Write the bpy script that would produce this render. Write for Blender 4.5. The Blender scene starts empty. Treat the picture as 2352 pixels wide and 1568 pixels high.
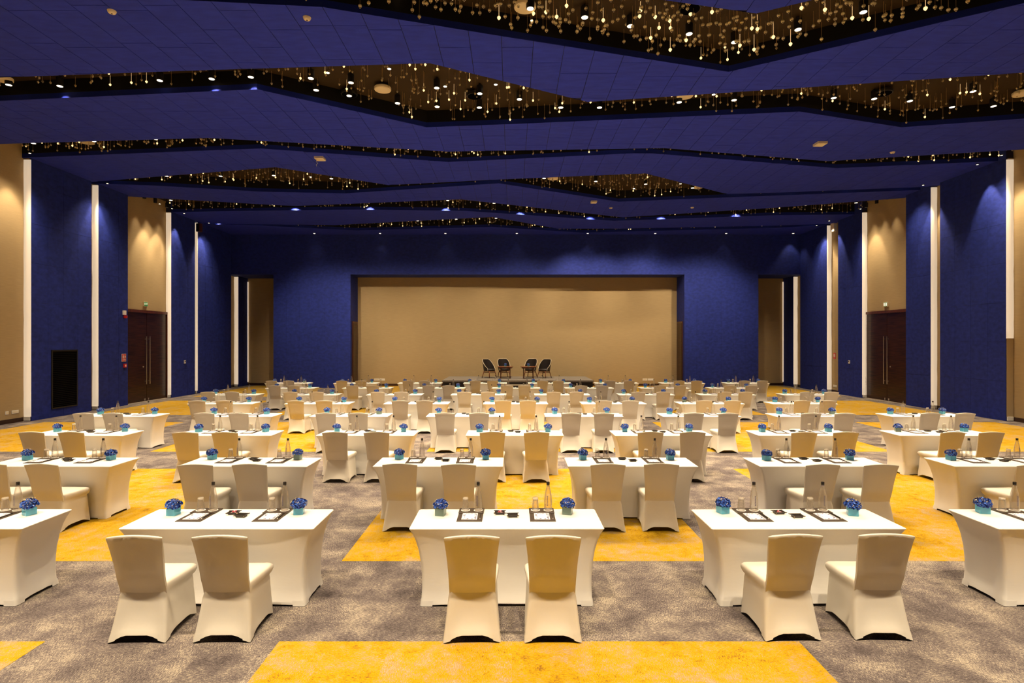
import bpy, bmesh, math, random
from mathutils import Vector, Matrix
PI = math.pi
C = bpy.context.scene.collection
SC = bpy.context.scene
rnd = random.Random(7)

# ------------------------------------------------------------------ camera, world, exposure
F, EYE, ZC = 1290.0, 2.5, 8.25          # focal length in px of the 2352 px wide frame, eye height, ceiling height
cam_d = bpy.data.cameras.new('camera')
cam = bpy.data.objects.new('camera', cam_d); C.objects.link(cam)
cam.location = (0, 0, EYE); cam.rotation_euler = (PI/2, 0, 0)
cam_d.sensor_width = 36; cam_d.lens = F/2352*36
cam_d.clip_start = 0.05; cam_d.clip_end = 200
SC.camera = cam
w = bpy.data.worlds.new('world'); SC.world = w; w.use_nodes = True
w.node_tree.nodes['Background'].inputs[0].default_value = (0.02, 0.02, 0.025, 1)
w.node_tree.nodes['Background'].inputs[1].default_value = 0.05
SC.view_settings.view_transform = 'Standard'; SC.view_settings.look = 'None'
SC.view_settings.exposure = 0.1; SC.view_settings.gamma = 1
SC.view_settings.use_curve_mapping = False
cy = SC.cycles
cy.use_adaptive_sampling = True; cy.adaptive_threshold = .1; cy.adaptive_min_samples = 24
cy.max_bounces = 6; cy.diffuse_bounces = 4; cy.glossy_bounces = 3; cy.transmission_bounces = 6; cy.transparent_max_bounces = 10
cy.caustics_reflective = False; cy.caustics_refractive = False; cy.sample_clamp_indirect = 5
cy.use_denoising = True
LIGHT_COL = (1.0, 0.79, 0.53)
SPOT_W, WASH_W, STAGE_W = 760.0, 330.0, 1150.0

# ------------------------------------------------------------------ helpers
def mat(name, col=(.5,.5,.5), rough=.6, metal=0, spec=.5, emit=None, estr=1, noise=None, bump=None, trans=0, alpha=1, coat=0):
    """Principled material. noise=(scale xyz, amount), bump=(scale xyz, strength)."""
    m = bpy.data.materials.new(name); m.use_nodes = True
    nt = m.node_tree; b = nt.nodes['Principled BSDF']
    b.inputs['Base Color'].default_value = (*col, 1); b.inputs['Roughness'].default_value = rough
    b.inputs['Metallic'].default_value = metal; b.inputs['Specular IOR Level'].default_value = spec
    b.inputs['Transmission Weight'].default_value = trans; b.inputs['Alpha'].default_value = alpha
    b.inputs['Coat Weight'].default_value = coat
    if emit:
        b.inputs['Emission Color'].default_value = (*emit, 1); b.inputs['Emission Strength'].default_value = estr
    def tex(scale, detail=4):
        tc = nt.nodes.new('ShaderNodeTexCoord'); mp = nt.nodes.new('ShaderNodeMapping'); n = nt.nodes.new('ShaderNodeTexNoise')
        mp.inputs['Scale'].default_value = scale; n.inputs['Scale'].default_value = 1; n.inputs['Detail'].default_value = detail
        nt.links.new(tc.outputs['Object'], mp.inputs['Vector']); nt.links.new(mp.outputs['Vector'], n.inputs['Vector'])
        return n
    if noise:
        n = tex(noise[0]); r = nt.nodes.new('ShaderNodeValToRGB')
        a = noise[1]; lo = [max(0, c*(1-a)) for c in col]; hi = [min(1, c*(1+a)) for c in col]
        r.color_ramp.elements[0].position = .3; r.color_ramp.elements[1].position = .7
        r.color_ramp.elements[0].color = (*lo, 1); r.color_ramp.elements[1].color = (*hi, 1)
        nt.links.new(n.outputs['Fac'], r.inputs['Fac']); nt.links.new(r.outputs['Color'], b.inputs['Base Color'])
    if bump:
        n = tex(bump[0]); bp = nt.nodes.new('ShaderNodeBump'); bp.inputs['Strength'].default_value = bump[1]; bp.inputs['Distance'].default_value = .02
        nt.links.new(n.outputs['Fac'], bp.inputs['Height']); nt.links.new(bp.outputs['Normal'], b.inputs['Normal'])
    return m

class MB:
    """collects geometry for ONE mesh"""
    def __init__(s): s.v = []; s.f = []; s.mi = []; s.cur = 0
    def add(s, vs, fs):
        o = len(s.v); s.v += [tuple(v) for v in vs]; s.f += [tuple(i+o for i in f) for f in fs]; s.mi += [s.cur]*len(fs); return s
    def box(s, x0, y0, z0, x1, y1, z1):
        return s.add([(x0,y0,z0),(x1,y0,z0),(x1,y1,z0),(x0,y1,z0),(x0,y0,z1),(x1,y0,z1),(x1,y1,z1),(x0,y1,z1)],
                     [(3,2,1,0),(4,5,6,7),(0,1,5,4),(1,2,6,5),(2,3,7,6),(3,0,4,7)])
    def cbox(s, x0, y0, z0, x1, y1, z1, c=.004):
        """box with chamfered top rim"""
        L = [[(x0,y0,z0),(x1,y0,z0),(x1,y1,z0),(x0,y1,z0)], [(x0,y0,z1-c),(x1,y0,z1-c),(x1,y1,z1-c),(x0,y1,z1-c)],
             [(x0+c,y0+c,z1),(x1-c,y0+c,z1),(x1-c,y1-c,z1),(x0+c,y1-c,z1)]]
        return s.loft(L, True, True)
    def loft(s, loops, bottom=False, top=True, closed=True):
        n = len(loops[0]); vs = [p for l in loops for p in l]; fs = []
        for k in range(len(loops)-1):
            for i in range(n if closed else n-1):
                j = (i+1) % n; fs.append((k*n+i, k*n+j, (k+1)*n+j, (k+1)*n+i))
        if bottom: fs.append(tuple(range(n-1, -1, -1)))
        if top: fs.append(tuple((len(loops)-1)*n+i for i in range(n)))
        return s.add(vs, fs)
    def lathe(s, prof, n=12, c=(0,0), bottom=True, top=True):
        return s.loft([[(c[0]+r*math.cos(2*PI*i/n), c[1]+r*math.sin(2*PI*i/n), z) for i in range(n)] for r, z in prof], bottom, top)
    def tube(s, pts, r, n=6, cap=True):
        loops = []; pts = [Vector(p) for p in pts]
        for k, p in enumerate(pts):
            d = (pts[min(k+1,len(pts)-1)] - pts[max(k-1,0)]).normalized()
            a = d.cross(Vector((0,0,1)));  a = a.normalized() if a.length > 1e-3 else Vector((1,0,0)); b = d.cross(a)
            rr_ = r[k] if isinstance(r, (list, tuple)) else r
            loops.append([tuple(p + a*(rr_*math.cos(2*PI*i/n+PI/4)) + b*(rr_*math.sin(2*PI*i/n+PI/4))) for i in range(n)])
        return s.loft(loops, cap, cap)
    def build(s, name, mats, parent=None, smooth=False, loc=None, fix=True):
        me = bpy.data.meshes.new(name); me.from_pydata(s.v, [], s.f)
        mats = mats if isinstance(mats, (list, tuple)) else [mats]
        for m in mats: me.materials.append(m)
        if len(mats) > 1: me.polygons.foreach_set('material_index', s.mi)
        if fix:
            bm = bmesh.new(); bm.from_mesh(me); bmesh.ops.recalc_face_normals(bm, faces=bm.faces); bm.to_mesh(me); bm.free()
        if smooth is True: me.polygons.foreach_set('use_smooth', [True]*len(me.polygons))
        elif smooth: me.shade_smooth() ; me.set_sharp_from_angle(angle=math.radians(smooth))
        me.update()
        o = bpy.data.objects.new(name, me); C.objects.link(o)
        if parent: o.parent = parent
        if loc: o.location = loc
        return o

def tag(o, label=None, cat=None, group=None, kind=None):
    if label: o['label'] = label
    if cat: o['category'] = cat
    if group: o['group'] = group
    if kind: o['kind'] = kind
    return o
def empty(name, loc=(0,0,0), rz=0, **k):
    o = bpy.data.objects.new(name, None); C.objects.link(o); o.location = loc; o.rotation_euler = (0,0,rz); o.empty_display_size = .1
    return tag(o, **k)
KIDS = {}
def kids(o):
    if o.name not in KIDS: KIDS[o.name] = [k for k in o.children]
    return KIDS[o.name]
def dup(o, loc, rz, label, group=None, skip=()):
    r = o.copy(); C.objects.link(r); r.location = loc; r.rotation_euler = (0,0,rz); r['label'] = label
    if group: r['group'] = group
    for ch in kids(o):
        if ch.name.split('.')[0] in skip: continue
        c = ch.copy(); C.objects.link(c); c.parent = r
        for g in kids(ch):
            d = g.copy(); C.objects.link(d); d.parent = c
    return r

# ------------------------------------------------------------------ materials
def carpet(name, stops, tile=.06, blot=.16):
    m = bpy.data.materials.new(name); m.use_nodes = True; nt = m.node_tree; N = nt.nodes; L = nt.links
    b = N['Principled BSDF']; b.inputs['Roughness'].default_value = .95; b.inputs['Specular IOR Level'].default_value = .1
    tc = N.new('ShaderNodeTexCoord')
    def noise(scale, detail=3, rough=.6):
        mp = N.new('ShaderNodeMapping'); mp.inputs['Scale'].default_value = scale; n = N.new('ShaderNodeTexNoise')
        n.inputs['Scale'].default_value = 1; n.inputs['Detail'].default_value = detail; n.inputs['Roughness'].default_value = rough
        L.new(tc.outputs['Object'], mp.inputs['Vector']); L.new(mp.outputs['Vector'], n.inputs['Vector']); return n.outputs['Fac']
    mp = N.new('ShaderNodeMapping'); mp.inputs['Scale'].default_value = (2, 2, 0); fl = N.new('ShaderNodeVectorMath'); fl.operation = 'FLOOR'
    L.new(tc.outputs['Object'], mp.inputs['Vector']); L.new(mp.outputs['Vector'], fl.inputs[0])
    wn = N.new('ShaderNodeTexWhiteNoise'); wn.noise_dimensions = '3D'; L.new(fl.outputs['Vector'], wn.inputs['Vector'])
    gt = N.new('ShaderNodeMath'); gt.operation = 'GREATER_THAN'; gt.inputs[1].default_value = .5; L.new(wn.outputs['Value'], gt.inputs[0])
    mx = N.new('ShaderNodeMix'); L.new(gt.outputs[0], mx.inputs[0]); L.new(noise((34, 150, 1), 4, .7), mx.inputs[2]); L.new(noise((150, 34, 1), 4, .7), mx.inputs[3])
    def madd(a, k, c):
        q = N.new('ShaderNodeMath'); q.operation = 'MULTIPLY_ADD'; L.new(a, q.inputs[0]); q.inputs[1].default_value = k
        if isinstance(c, (int, float)): q.inputs[2].default_value = c
        else: L.new(c, q.inputs[2])
        return q.outputs[0]
    t = madd(mx.outputs[0], 1.0, -.295)
    t = madd(noise((2.6, 2.6, 1), 5), .55, t)
    t = madd(t, 1.0, -.065)
    t = madd(wn.outputs['Value'], tile, t)
    t = madd(t, 1.0, .06-tile/2)
    t = madd(noise((8, 8, 1), 3), blot, t)
    t = madd(t, 1.0, -blot/2)
    t = madd(noise((130, 130, 1), 2), .42, t)
    t = madd(t, 1.0, -.10)
    t = madd(t, 1.0, -.08)
    r = N.new('ShaderNodeValToRGB'); e = r.color_ramp.elements
    while len(e) < len(stops): e.new(.5)
    for el, (p, c) in zip(e, stops): el.position = p; el.color = (*c, 1)
    L.new(t, r.inputs['Fac']); L.new(r.outputs['Color'], b.inputs['Base Color'])
    bp = N.new('ShaderNodeBump'); bp.inputs['Strength'].default_value = .4; bp.inputs['Distance'].default_value = .01
    L.new(t, bp.inputs['Height']); L.new(bp.outputs['Normal'], b.inputs['Normal'])
    return m
M = {}
M['grey_carpet'] = carpet('grey_carpet', [(.34, (.06,.048,.048)), (.46, (.12,.10,.10)), (.55, (.175,.145,.132)), (.67, (.40,.345,.265))])
M['yellow_carpet'] = carpet('yellow_carpet', [(.30, (.20,.095,.02)), (.38, (.42,.235,.004)), (.535, (.48,.295,.002)), (.575, (.31,.19,.085)), (.70, (.43,.31,.18))], .09, .52)
M['cloth'] = mat('white_stretch_fabric', (.83,.81,.77), .6, spec=.25, bump=((6,6,22), .06))
M['cover'] = mat('white_chair_cover', (.66,.62,.545), .6, spec=.25, bump=((14,14,14), .05))
M['blue'] = mat('blue_fabric_wall', (.015,.029,.225), .75, spec=.25, noise=((6,6,9), .22), bump=((90,90,140), .1))
M['blue_gap'] = mat('dark_blue_backing', (.006,.009,.06), .9)
M['blue_ceiling'] = mat('blue_ceiling_board', (.022,.038,.42), .85, spec=.2, noise=((3,9,3), .12), bump=((60,60,60), .1))
M['fascia'] = mat('shaded_blue_fascia', (.004,.014,.20), .75, spec=.2)  # ceiling blue made darker: the weak light on slot edges is painted in
M['beige'] = mat('beige_wall_fabric', (.42,.31,.165), .8, spec=.2, noise=((3,3,60), .06), bump=((160,160,160), .1))
M['void'] = mat('dark_brown_ceiling_void', (.03,.017,.006), .8, spec=.2)
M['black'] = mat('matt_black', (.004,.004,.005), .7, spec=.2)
M['fixture'] = mat('black_metal', (.012,.012,.013), .45, metal=.3)
M['lens'] = mat('lamp_lens', (.9,.9,.9), .3, emit=(1,.83,.6), estr=3.2)
M['pin'] = mat('pin_lens', (.9,.9,.9), .3, emit=(1,.82,.58), estr=5)
M['strip'] = mat('glowing_diffuser', (.6,.56,.48), .6, emit=(1,.78,.55), estr=.52)
M['skirting'] = mat('dark_wood_skirting', (.04,.014,.008), .35, noise=((2,2,30), .4))
M['door'] = mat('dark_walnut', (.032,.009,.003), .32, spec=.3, noise=((1.6,1.6,26), .8), coat=.1)
M['door_frame'] = mat('reddish_door_frame', (.085,.02,.008), .35, noise=((20,20,2), .4))
M['steel'] = mat('brushed_steel', (.62,.60,.57), .28, metal=1)
M['grille'] = mat('black_grille', (.002,.002,.003), 1, spec=0)
M['offwhite'] = mat('cream_plastic', (.75,.66,.48), .45)
M['white'] = mat('white_plastic', (.78,.76,.72), .4)
M['red'] = mat('red_plastic', (.55,.015,.01), .35)
M['green'] = mat('green_sign', (.03,.30,.08), .5, emit=(.04,.5,.14), estr=.06)
M['glow'] = mat('sign_letters', (.9,.9,.8), .5, emit=(.9,1,.8), estr=.5)
M['leather'] = mat('brown_leather', (.065,.046,.03), .4, spec=.5, noise=((40,40,40), .2))
M['leather_in'] = mat('brown_leather_lining', (.03,.022,.016), .5)
M['brass'] = mat('brass_stud', (.85,.65,.32), .25, metal=1)
M['candy'] = mat('pink_wrapper', (.80,.16,.20), .35)
M['pen'] = mat('dark_pen', (.015,.013,.012), .3)
M['cap'] = mat('black_cap', (.012,.009,.007), .4)
M['coaster'] = mat('white_paper_coaster', (.83,.82,.80), .7)
M['charcoal'] = mat('dark_shell_leather', (.022,.017,.014), .35, spec=.5)
M['piping'] = mat('pale_piping', (.62,.52,.38), .5)
M['wood'] = mat('orange_brown_wood', (.20,.06,.016), .35, noise=((8,8,2), .35))
M['wood_dark'] = mat('red_brown_wood', (.11,.03,.010), .35, noise=((8,8,2), .35))
M['stage_top'] = mat('grey_stage_carpet', (.22,.19,.16), .9, noise=((20,20,20), .25))
M['stage_front'] = mat('dark_stage_skirt', (.02,.013,.01), .6)
M['tread'] = mat('pale_step_edge', (.5,.42,.32), .6)
M['ink'] = mat('grey_print', (.12,.10,.16), .6)
def glassy(name, col, transp, rough=.08, tint=.35, rim=.45):
    m = bpy.data.materials.new(name); m.use_nodes = True; nt = m.node_tree; N = nt.nodes; L = nt.links
    b = N['Principled BSDF']; b.inputs['Base Color'].default_value = (*col, 1); b.inputs['Roughness'].default_value = rough; b.inputs['Specular IOR Level'].default_value = .8
    t = N.new('ShaderNodeBsdfTransparent'); t.inputs[0].default_value = (*[min(1, c*tint+1-tint) for c in col], 1)
    lw = N.new('ShaderNodeLayerWeight'); lw.inputs['Blend'].default_value = .35
    mr = N.new('ShaderNodeMapRange'); mr.inputs['To Min'].default_value = 1-transp; mr.inputs['To Max'].default_value = min(1, 1-transp+rim)
    L.new(lw.outputs['Facing'], mr.inputs['Value'])
    mx = N.new('ShaderNodeMixShader'); L.new(mr.outputs[0], mx.inputs[0]); L.new(t.outputs[0], mx.inputs[1]); L.new(b.outputs[0], mx.inputs[2])
    L.new(mx.outputs[0], N['Material Output'].inputs['Surface']); return m
M['clear_glass'] = glassy('clear_glass', (.58,.49,.37), .91, .05, .06, .6)
M['teal_glass'] = glassy('teal_glass', (.20,.74,.98), .45)
M['green_glass'] = glassy('pale_green_glass', (.42,.58,.50), .62)
M['water'] = glassy('teal_water', (.08,.60,.92), .35)
M['crystal'] = glassy('tan_crystal', (.82,.73,.50), .2, .15)
M['crystal_far'] = glassy('dimmed_tan_crystal', (.60,.50,.32), .4, .15)  # tan crystal darkened so the farther drops look dimly lit
M['crystal_core'] = mat('crystal_core', (.05,.03,.012), .5)
M['crystal_lit'] = mat('lit_crystal', (.9,.75,.45), .2, emit=(1,.66,.28), estr=1.7)
M['wire'] = mat('bronze_wire', (.40,.25,.10), .4)
M['wire_lit'] = mat('lit_wire', (.6,.45,.25), .4, emit=(1,.66,.30), estr=.55)
def petal_mat():
    m = bpy.data.materials.new('blue_petals'); m.use_nodes = True; nt = m.node_tree; N = nt.nodes; L = nt.links; b = N['Principled BSDF']
    b.inputs['Roughness'].default_value = .6
    tc = N.new('ShaderNodeTexCoord'); n = N.new('ShaderNodeTexNoise'); n.inputs['Scale'].default_value = 55; n.inputs['Detail'].default_value = 2
    r = N.new('ShaderNodeValToRGB'); e = r.color_ramp.elements; e.new(.5)
    for el, (p, c) in zip(e, [(.34, (.005,.008,.07)), (.5, (.012,.045,.30)), (.68, (.07,.25,.88))]): el.position = p; el.color = (*c, 1)
    L.new(tc.outputs['Object'], n.inputs['Vector']); L.new(n.outputs['Fac'], r.inputs['Fac']); L.new(r.outputs['Color'], b.inputs['Base Color']); return m
M['petal'] = petal_mat()
M['sprig'] = mat('cream_sprig', (.72,.62,.36), .7)
M['stem'] = mat('dark_green_stem', (.02,.07,.03), .6)
def notepaper():
    """white sheet with a band of small dark purple marks printed round the edge (flat print)"""
    m = bpy.data.materials.new('printed_note_paper'); m.use_nodes = True; nt = m.node_tree; N = nt.nodes; L = nt.links; b = N['Principled BSDF']
    b.inputs['Roughness'].default_value = .6
    tc = N.new('ShaderNodeTexCoord'); sp = N.new('ShaderNodeSeparateXYZ'); L.new(tc.outputs['Object'], sp.inputs[0])
    def op(o, a, v=None, w=None):
        q = N.new('ShaderNodeMath'); q.operation = o
        for k, x in enumerate((a, v, w)):
            if x is None: continue
            if isinstance(x, (int, float)): q.inputs[k].default_value = x
            else: L.new(x, q.inputs[k])
        return q.outputs[0]
    ax = op('ABSOLUTE', sp.outputs['X']); ay = op('ABSOLUTE', sp.outputs['Y'])
    d = op('MINIMUM', op('SUBTRACT', .076, ax), op('SUBTRACT', .099, ay))       # distance to the edge of the sheet
    band = op('MULTIPLY', op('GREATER_THAN', d, .008), op('LESS_THAN', d, .030))
    v = N.new('ShaderNodeTexVoronoi'); v.inputs['Scale'].default_value = 52; v.inputs['Randomness'].default_value = .8; L.new(tc.outputs['Object'], v.inputs['Vector'])
    dots = op('LESS_THAN', v.outputs['Distance'], .46)
    mask = op('MULTIPLY', band, dots)
    mx = N.new('ShaderNodeMix'); mx.data_type = 'RGBA'; L.new(mask, mx.inputs[0])
    mx.inputs[6].default_value = (.80,.79,.84,1); mx.inputs[7].default_value = (.045,.025,.10,1)
    L.new(mx.outputs[2], b.inputs['Base Color']); return m
M['paper'] = notepaper()

# ------------------------------------------------------------------ room shell
XL, XR, BL, BR = -15.1, 15.5, -15.34, 15.74     # blue faces and beige planes of the side walls
YN, YB, YP = -5.0, 30.2, 31.6                    # near wall, blue back wall, beige stage panel
ZT = 8.70                                        # top of the ceiling pockets
def struct(o, label=None, cat=None): return tag(o, label, cat, None, 'structure')
floor = struct(MB().box(-15.8, YN, -.2, 16.2, 33, 0).build('floor', M['grey_carpet']), 'taupe mottled carpet with yellow rectangles across the ballroom', 'floor')
for k in range(5):
    for j in range(6):
        x0 = -14.5 + 6.28*k; y0 = 0.04 + 6.355*j
        MB().box(x0, y0, 0, min(x0+4.33, XR-.35), min(y0+4.64, 29.6), .002).build('yellow_carpet_inlay', M['yellow_carpet'], floor)
struct(MB().box(-15.8, YN-.2, ZT, 16.2, 33, ZT+.15).build('ceiling', M['void']), 'dark brown ceiling inside the zigzag light slots', 'ceiling')
struct(MB().box(-15.8, YN-.2, -.1, 16.2, YN, ZT+.1).build('wall_near', M['blue']), 'blue wall behind the viewer', 'wall')
wl = struct(MB().box(BL-.2, YN, 0, BL, 33, ZT).build('wall_left', M['beige']), 'beige fabric wall with projecting blue bays, by the black grille', 'wall')
wr = struct(MB().box(BR, YN, 0, BR+.2, 33, ZT).build('wall_right', M['beige']), 'beige fabric wall with projecting blue bays and no grille', 'wall')
def bay(wall, side, y0, y1, z1):
    xf, xb = (XL, BL) if side < 0 else (XR, BR); d = .02*side
    core = MB().box(min(xf+d, xb), y0, 0, max(xf+d, xb), y1, z1).build('blue_wall_bay', M['blue_gap'], wall)
    n = max(1, round((y1-y0)/.62)); wy = (y1-y0)/n; m = round(z1/1.18); hz = z1/m; g = .003
    for i in range(n):
        for j in range(m):
            MB().box(min(xf, xf+d), y0+i*wy+g, j*hz+g, max(xf, xf+d), y0+(i+1)*wy-g, (j+1)*hz-g).build('wall_panel', M['blue'], core)
    return core
LB = [(17.65,20.17),(20.52,22.08),(24.9,26.75),(27.0,30.2),(31.0,32.1)]
RB = [(17.63,20.34),(20.8,22.1),(24.88,26.7),(27.66,30.2),(30.95,32.1)]
for i, (a, b) in enumerate(LB): bay(wl, -1, a, b, ZT if i < 4 else 6.1)
for i, (a, b) in enumerate(RB): bay(wr, 1, a, b, ZT if i < 4 else 6.1)
# skirting where the beige wall shows
for nm, x0, x1, segs in (('baseboard_left', BL, BL+.02, [(YN,17.6),(20.2,20.5),(26.76,26.98),(30.2,30.98)]), ('baseboard_right', BR-.02, BR, [(YN,17.6),(20.36,20.78),(26.72,27.62),(30.2,30.93)])):
    m = MB()
    for a, b in segs: m.box(x0, a, 0, x1, b, .13)
    struct(m.build(nm, M['skirting']), 'dark wood skirting along the beige parts of the %s wall' % nm.split('_')[1], 'baseboard')
# back wall: two piers under a bulkhead, beige panel in the stage recess, beige panels in the two corner alcoves
bw = MB().box(BL, YB, 6.1, BR, 33, ZT).build('wall_back', M['blue']); struct(bw, 'blue back wall framing the wide beige panel behind the stage', 'wall')
for a, b in ((-12.83,-8.68), (9.27,13.25)):
    core = MB().box(a, YB+.02, 0, b, 33, 6.1).build('wall_pier', M['blue'], bw)
    n = round((b-a)/.7); ww = (b-a)/n
    for i in range(n):
        for j in range(5): MB().box(a+i*ww+.002, YB, j*1.22+.002, a+(i+1)*ww-.002, YB+.021, (j+1)*1.22-.002).build('wall_panel', M['blue'], core)
MB().box(-8.68, YP, 0, 9.27, 33, 6.1).build('stage_backdrop_panel', M['beige'], bw)
MB().box(BL, 32.1, 0, -12.83, 33, 6.1).build('alcove_panel', M['beige'], bw)
MB().box(13.25, 32.1, 0, BR, 33, 6.1).build('alcove_panel', M['beige'], bw)
bb = MB()
for a, b, y in ((-8.68,9.27,YP), (XL,-12.83,32.1), (13.25,XR,32.1)): bb.box(a, y-.02, 0, b, y, .13)
struct(bb.build('baseboard_back', M['skirting']), 'dark skirting below the beige back panels', 'baseboard')
# small dark side doors in the reveals of the stage recess
for i, (x, s) in enumerate(((-8.68, 1), (9.27, -1))):
    d = MB().box(min(x, x+.03*s), YB+.28, 0, max(x, x+.03*s), YP-.12, 3.6).build('door_%d' % (3+i), M['door_frame'])
    struct(d, 'narrow dark door in the reveal beside the %s end of the stage panel' % ('left', 'right')[i], 'door')
    MB().box(min(x+.03*s, x+.045*s), YB+.36, .02, max(x+.03*s, x+.045*s), YP-.2, 3.5).build('door_leaf', M['door'], d)

# ------------------------------------------------------------------ ceiling: blue slabs between zigzag slots
def cp(u, v, z=ZC):
    D = F*(z-EYE)/(784-v); return ((u-1176)*D/F, D)
SLOT = [  # (near edge, far edge) in plan, metres
 ([(-15.5,2.1),(15.9,2.1)], [(-15.5,3.7),(15.9,3.7)]),  # unseen slot, added to hold lamps that light the front rows
 ([(-15.5,7.6),(-3.5,8.1),(4.28,9.85),(8.2,7.9),(15.9,8.3)], [(-15.5,8.6),(-4.52,9.55),(-3.26,9.66),(0,10.64),(4.62,11.98),(8.7,9.55),(10.5,8.7),(15.9,9.5)]),
 ([(-15.5,12.55),(-11.16,12.24),(-7,11.94),(-1.7,11.61),(1.83,13.49),(10.96,12.02),(15.9,11.25)], [(-15.5,13.75),(-12.24,13.43),(-5.82,12.81),(-2.29,15.08),(0,14.86),(7.19,14.05),(10.46,15.08),(13.21,14.49),(15.9,13.9)]),
 ([(-15.5,16.4),(-8.63,15.88),(-8.28,15.92),(-1.93,17.01),(4.53,16.71),(10.07,17.92),(15.9,16.7)], [(-15.5,17.6),(-7.48,16.74),(-2.04,18.0),(3.73,17.17),(4.26,17.17),(10.76,18.64),(15.9,17.85)]),
 ([(-15.5,20.33),(-7.81,18.54),(-4.55,20.66),(-.39,19.94),(4.57,19.22),(8.39,21.92),(10.17,21.72),(15.9,20.82)], [(-15.5,20.42),(-13.15,20.72),(-9.63,21.56),(-6.48,21.82),(-.48,20.43),(4.39,23.11),(10.37,22.14),(15.9,21.25)]),
 ([(-15.5,22.2),(-10.51,23.55),(-9.19,23.85),(-2.08,22.72),(5.14,26.03),(11.31,24.16),(15.9,22.45)], [(-15.5,25.0),(-11.81,24.73),(-6.77,24.48),(-2.07,24.73),(4.86,26.78),(11.98,25.58),(15.9,25.4)]),
 ([(-15.5,27.35),(-13.14,27.52),(-8.81,27.78),(-.92,25.94),(2.33,28.64),(5.66,28.64),(13.06,27.89),(15.9,27.4)], [(-15.5,27.5),(-13.22,27.68),(-8.05,29.09),(-1.01,28.2),(3.73,29.67),(13.31,28.42),(15.9,27.68)])]
def ev(poly, x):
    for (a, b), (c, d) in zip(poly, poly[1:]):
        if a <= x <= c: return b + (d-b)*(x-a)/(c-a)
    return poly[-1][1] if x > poly[-1][0] else poly[0][1]
edges = [[(-15.5,YN),(15.9,YN)]]
for n_, f_ in SLOT: edges += [n_, f_]
edges.append([(-15.5,YB),(15.9,YB)])
def clip(poly, axis, lim, keep_less):
    out = []
    for i, p in enumerate(poly):
        q = poly[(i+1) % len(poly)]; pi = (p[axis] <= lim) == keep_less; qi = (q[axis] <= lim) == keep_less
        if pi: out.append(p)
        if pi != qi:
            t = (lim-p[axis])/(q[axis]-p[axis]); out.append(tuple(p[k]+(q[k]-p[k])*t for k in (0,1)))
    return out
def area(p): return abs(sum(p[i][0]*p[(i+1)%len(p)][1]-p[(i+1)%len(p)][0]*p[i][1] for i in range(len(p))))/2
SLABNAME = ['behind the viewer', 'nearest the viewer', 'second zigzag blue ceiling band, with two round detectors', 'third zigzag blue ceiling band', 'fourth zigzag blue ceiling band, with a dangling ribbon', 'fifth zigzag blue ceiling band', 'sixth zigzag blue ceiling band', 'last blue ceiling band above the stage recess']
for s in range(8):
    lo, hi = edges[2*s], edges[2*s+1]
    pan = s in (1,2,3,4,5)
    zb = ZC + (.014 if pan else 0)
    xs = sorted(set([p[0] for p in lo] + [p[0] for p in hi])); n = len(xs)
    A = [(x, ev(lo, x)) for x in xs]; B = [(x, ev(hi, x)) for x in xs]
    m = MB()
    m.cur = 2 if pan else 0
    m.add([(*p, zb) for p in A] + [(*p, zb) for p in B], [(i, n+i, n+i+1, i+1) for i in range(n-1)])
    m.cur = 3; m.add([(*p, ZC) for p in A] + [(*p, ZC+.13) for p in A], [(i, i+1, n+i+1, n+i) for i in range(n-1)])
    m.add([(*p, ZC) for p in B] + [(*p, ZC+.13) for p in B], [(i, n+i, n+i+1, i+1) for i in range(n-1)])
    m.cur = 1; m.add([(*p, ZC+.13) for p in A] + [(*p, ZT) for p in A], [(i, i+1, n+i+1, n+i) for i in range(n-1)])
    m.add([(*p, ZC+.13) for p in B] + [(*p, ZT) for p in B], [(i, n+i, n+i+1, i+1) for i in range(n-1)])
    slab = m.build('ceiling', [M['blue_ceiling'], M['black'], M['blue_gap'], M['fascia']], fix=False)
    struct(slab, SLABNAME[s] if s > 1 else 'blue ceiling band ' + SLABNAME[s], 'ceiling')
    if not pan: continue
    poly = A + B[::-1]; g = .006; tw = .612; kx = 0
    x = -15.5
    r2 = random.Random(s*11)
    while x < 15.9:
        xa, xb_ = x+g, min(x+tw-g, 15.9)
        col = [p for p in xs if xa < p < xb_]
        cx_ = [xa] + col + [xb_]
        cpoly = [(q, ev(lo, q)) for q in cx_] + [(q, ev(hi, q)) for q in reversed(cx_)]
        ymin = min(p[1] for p in cpoly); ymax = max(p[1] for p in cpoly)
        yy = math.floor(ymin/1.22)*1.22 - r2.choice((0, 0, .15, .61, .61, .75))
        while yy < ymax:
            if yy+1.22 > 8.0:
                c = clip(clip(cpoly, 1, yy+g, False), 1, yy+1.22-g, True)
                if len(c) >= 3 and area(c) > .012:
                    k = len(c)
                    MB().add([(*p, ZC) for p in c] + [(*p, ZC+.0139) for p in c], [tuple(range(k))] + [(i, (i+1)%k, k+(i+1)%k, k+i) for i in range(k)]).build('ceiling_panel', M['blue_ceiling'], slab)
            yy += 1.22
        x += tw

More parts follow.
